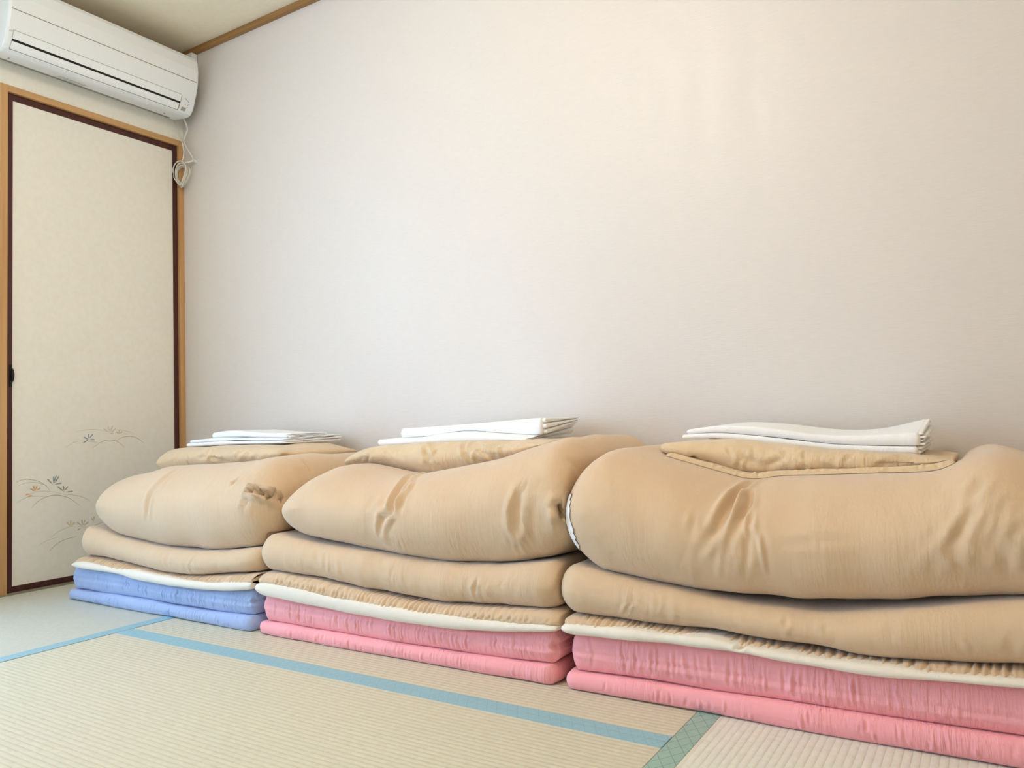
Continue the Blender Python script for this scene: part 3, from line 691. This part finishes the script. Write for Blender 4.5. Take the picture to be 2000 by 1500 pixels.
lining(dC, lambda P: (P[:, 0] < ln_(P[:, 2])+.005) & (P[:, 2] > .262) & (P[:, 2] < .392) & (P[:, 1] < -.40), .0020, 'white_lining', M['white'], ln_)['label'] = 'white lining showing at the left end'

def pillow(x0, x1, yf, yb, zb, zt, dz, over, ox, label, seed, extra=(), r=(.09, .09, .06, .09), rc=.03, post=None):
    f = [lambda P: smooth_noise(P, seed, 12, .004), lambda P: smooth_noise(P, seed+1, 34, .0022)]
    extra = list(extra) + gathers(24, x0+.04, x1-.04, .43, .475, yf, .0050, .0045, seed+5, 1.2)
    hi = lambda X, Y: np.where((Y > -.315) & (X > ox[0]) & (X < ox[1]), over(X, Y)-.0008, 9.)
    o = soft('pillow', x0, x1, yf, yb, lambda X, Y: np.maximum(zb(X), dz(X, Y)+.001), lambda X, Y: np.maximum(zt(X), dz(X, Y)+.003), M['tan_p'], None, r, rc, (200, 66), fx=(f, list(extra)), lo=lambda X, Y: dz(X, Y)+.0012, hi=hi)
    if post: post(o)
    return tag(origin(o), label, 'pillow', 'tan pillows lying in the duvets')

def two(c, slope=None, y0=-.3): return (lambda X, Y: c(X)) if slope is None else (lambda X, Y: c(X)+np.maximum(slope(X)*(Y-y0), -.002))
a0 = two(curve([(.42,.481),(.7,.487),(1.07,.487)])); a1 = two(curve([(.42,.492),(.6,.499),(.93,.497)]), curve([(.4,.05),(.95,.03)])); a2 = two(curve([(.42,.502),(.6,.511),(.93,.503)]), curve([(.4,.05),(.95,.03)])); a3 = two(curve([(.5,.524),(.62,.537),(.80,.522),(.95,.519)]))
b0 = two(curve([(1.32,.477),(1.6,.485),(1.85,.484)])); b1 = two(curve([(1.32,.494),(1.5,.499),(1.60,.512),(1.66,.510),(1.75,.500),(1.85,.492)], .02), curve([(1.3,.03),(1.6,.05),(1.85,.17)])); b2 = two(curve([(1.38,.525),(1.5,.528),(1.7,.536),(1.88,.545)]))
c0 = two(curve([(2.26,.484),(2.34,.486),(2.45,.471),(2.6,.452),(2.74,.447)])); c1 = two(curve([(2.26,.493),(2.34,.500),(2.45,.487),(2.6,.467),(2.74,.464)])); c2 = two(curve([(2.26,.502),(2.34,.516),(2.45,.508),(2.56,.488),(2.66,.486),(2.76,.492)]), curve([(2.26,.02),(2.5,.02),(2.66,.03),(2.76,.13)]))

pillow(.36, 1.02, -.385, -.04, curve([(.4,.38),(1.2,.39)]), curve([(.36,.480),(.7,.486),(1.02,.478)]), ztA, a0, (.42, .95), 'tan pillow sunk into the left duvet', 71, G_('pA', (0, 4), .006, -.006))
pillow(1.27, 1.98, -.385, -.04, curve([(1.3,.38),(2.1,.40)]), curve([(1.27,.460),(1.34,.478),(1.6,.484),(1.9,.487),(2.0,.497)]), ztB, b0, (1.32, 1.86), 'tan pillow sunk into the middle duvet', 72, G_('pB', (0, 3), .006, -.008, .8))
def hem(o):
    fs = [lambda P: smooth_noise(P, 99, 40, .0012)] + gathers(60, 2.28, 2.79, .40, .44, -.41, .0035, .0020, 98, .15)
    h = soft('hem', 2.262, 2.808, -.416, -.370, lambda X, Y: ztC(X, -.44+0*Y)-.020, lambda X, Y: ztC(X, -.44+0*Y)+.011, M['tan_p'], o, (.02, .02, .006, .006), 0, (260, 16), fx=fs, lo=lambda X, Y: ztC(X, Y)+.001)
pillow(2.245, 2.80, -.400, -.04, curve([(2.2,.38),(2.8,.38)]), curve([(2.245,.478),(2.4,.484),(2.6,.462),(2.8,.452)]), ztC, c0, (2.24, 2.78), 'tan pillow with a stitched hem sunk into the right duvet', 73, G_('pC', (0, 4), .007, -.006), post=hem)

def sheet(x0, x1, yf, yb, zb, zt, label, seed, rs=(.010, .006), rf=.007, nl=3, skew=0):
    rng = np.random.default_rng(seed)
    f = [lambda P: smooth_noise(P, seed, 20, .0010)]
    clo = lambda X, Y: zb(X, Y)+.0005; chi = lambda X, Y: zt(X, Y)-.0004
    o = soft('folded_sheet', x0, x1, yf, yb, zb, zt, M['white'], None, (rs[0], rs[1], rf, .010), .008, (140, 34), fx=f, lo=clo, hi=chi)
    for k in range(nl):      # the open ends of the folds show at the right end
        a, b_ = k/nl, (k+1)/nl; e = rng.uniform(.003, .012)
        soft('fold_layer', x1-.09, x1+e, yf+rng.uniform(.004, .012), yb-rng.uniform(.002, .01),
             lambda X, Y, a=a: zb(X, Y)+(zt(X, Y)-zb(X, Y))*(a+.04), lambda X, Y, b_=b_: zb(X, Y)+(zt(X, Y)-zb(X, Y))*(b_-.04),
             M['white'], o, (.004, .003, .004, .004), .004, (6, 12), fx=[lambda P, k=k: smooth_noise(P, seed+k, 60, .0006)], lo=clo, hi=chi)
    return tag(origin(o), label, 'sheet', 'folded white sheets on the pillows')
sheet(.432, .930, -.300, -.035, a0, a1, 'lowest folded white sheet on the left pillow', 81, nl=2)
sheet(.448, .925, -.296, -.040, a1, a2, 'middle folded white sheet of the three on the left pillow', 82, nl=2)
sheet(.525, .905, -.262, -.080, a2, a3, 'topmost folded white sheet of the three on the left pillow', 87, nl=3)
sheet(1.333, 1.845, -.300, -.040, b0, b1, 'lower folded white sheet on the middle pillow', 83, nl=3)
sheet(1.39, 1.870, -.262, -.060, b1, b2, 'upper folded white sheet on the middle pillow', 84, nl=3)
sheet(2.262, 2.742, -.300, -.070, c0, c1, 'lower folded white sheet on the right pillow', 85, nl=2)
sheet(2.270, 2.745, -.297, -.060, c1, c2, 'upper folded white sheet on the right pillow', 86, nl=4)
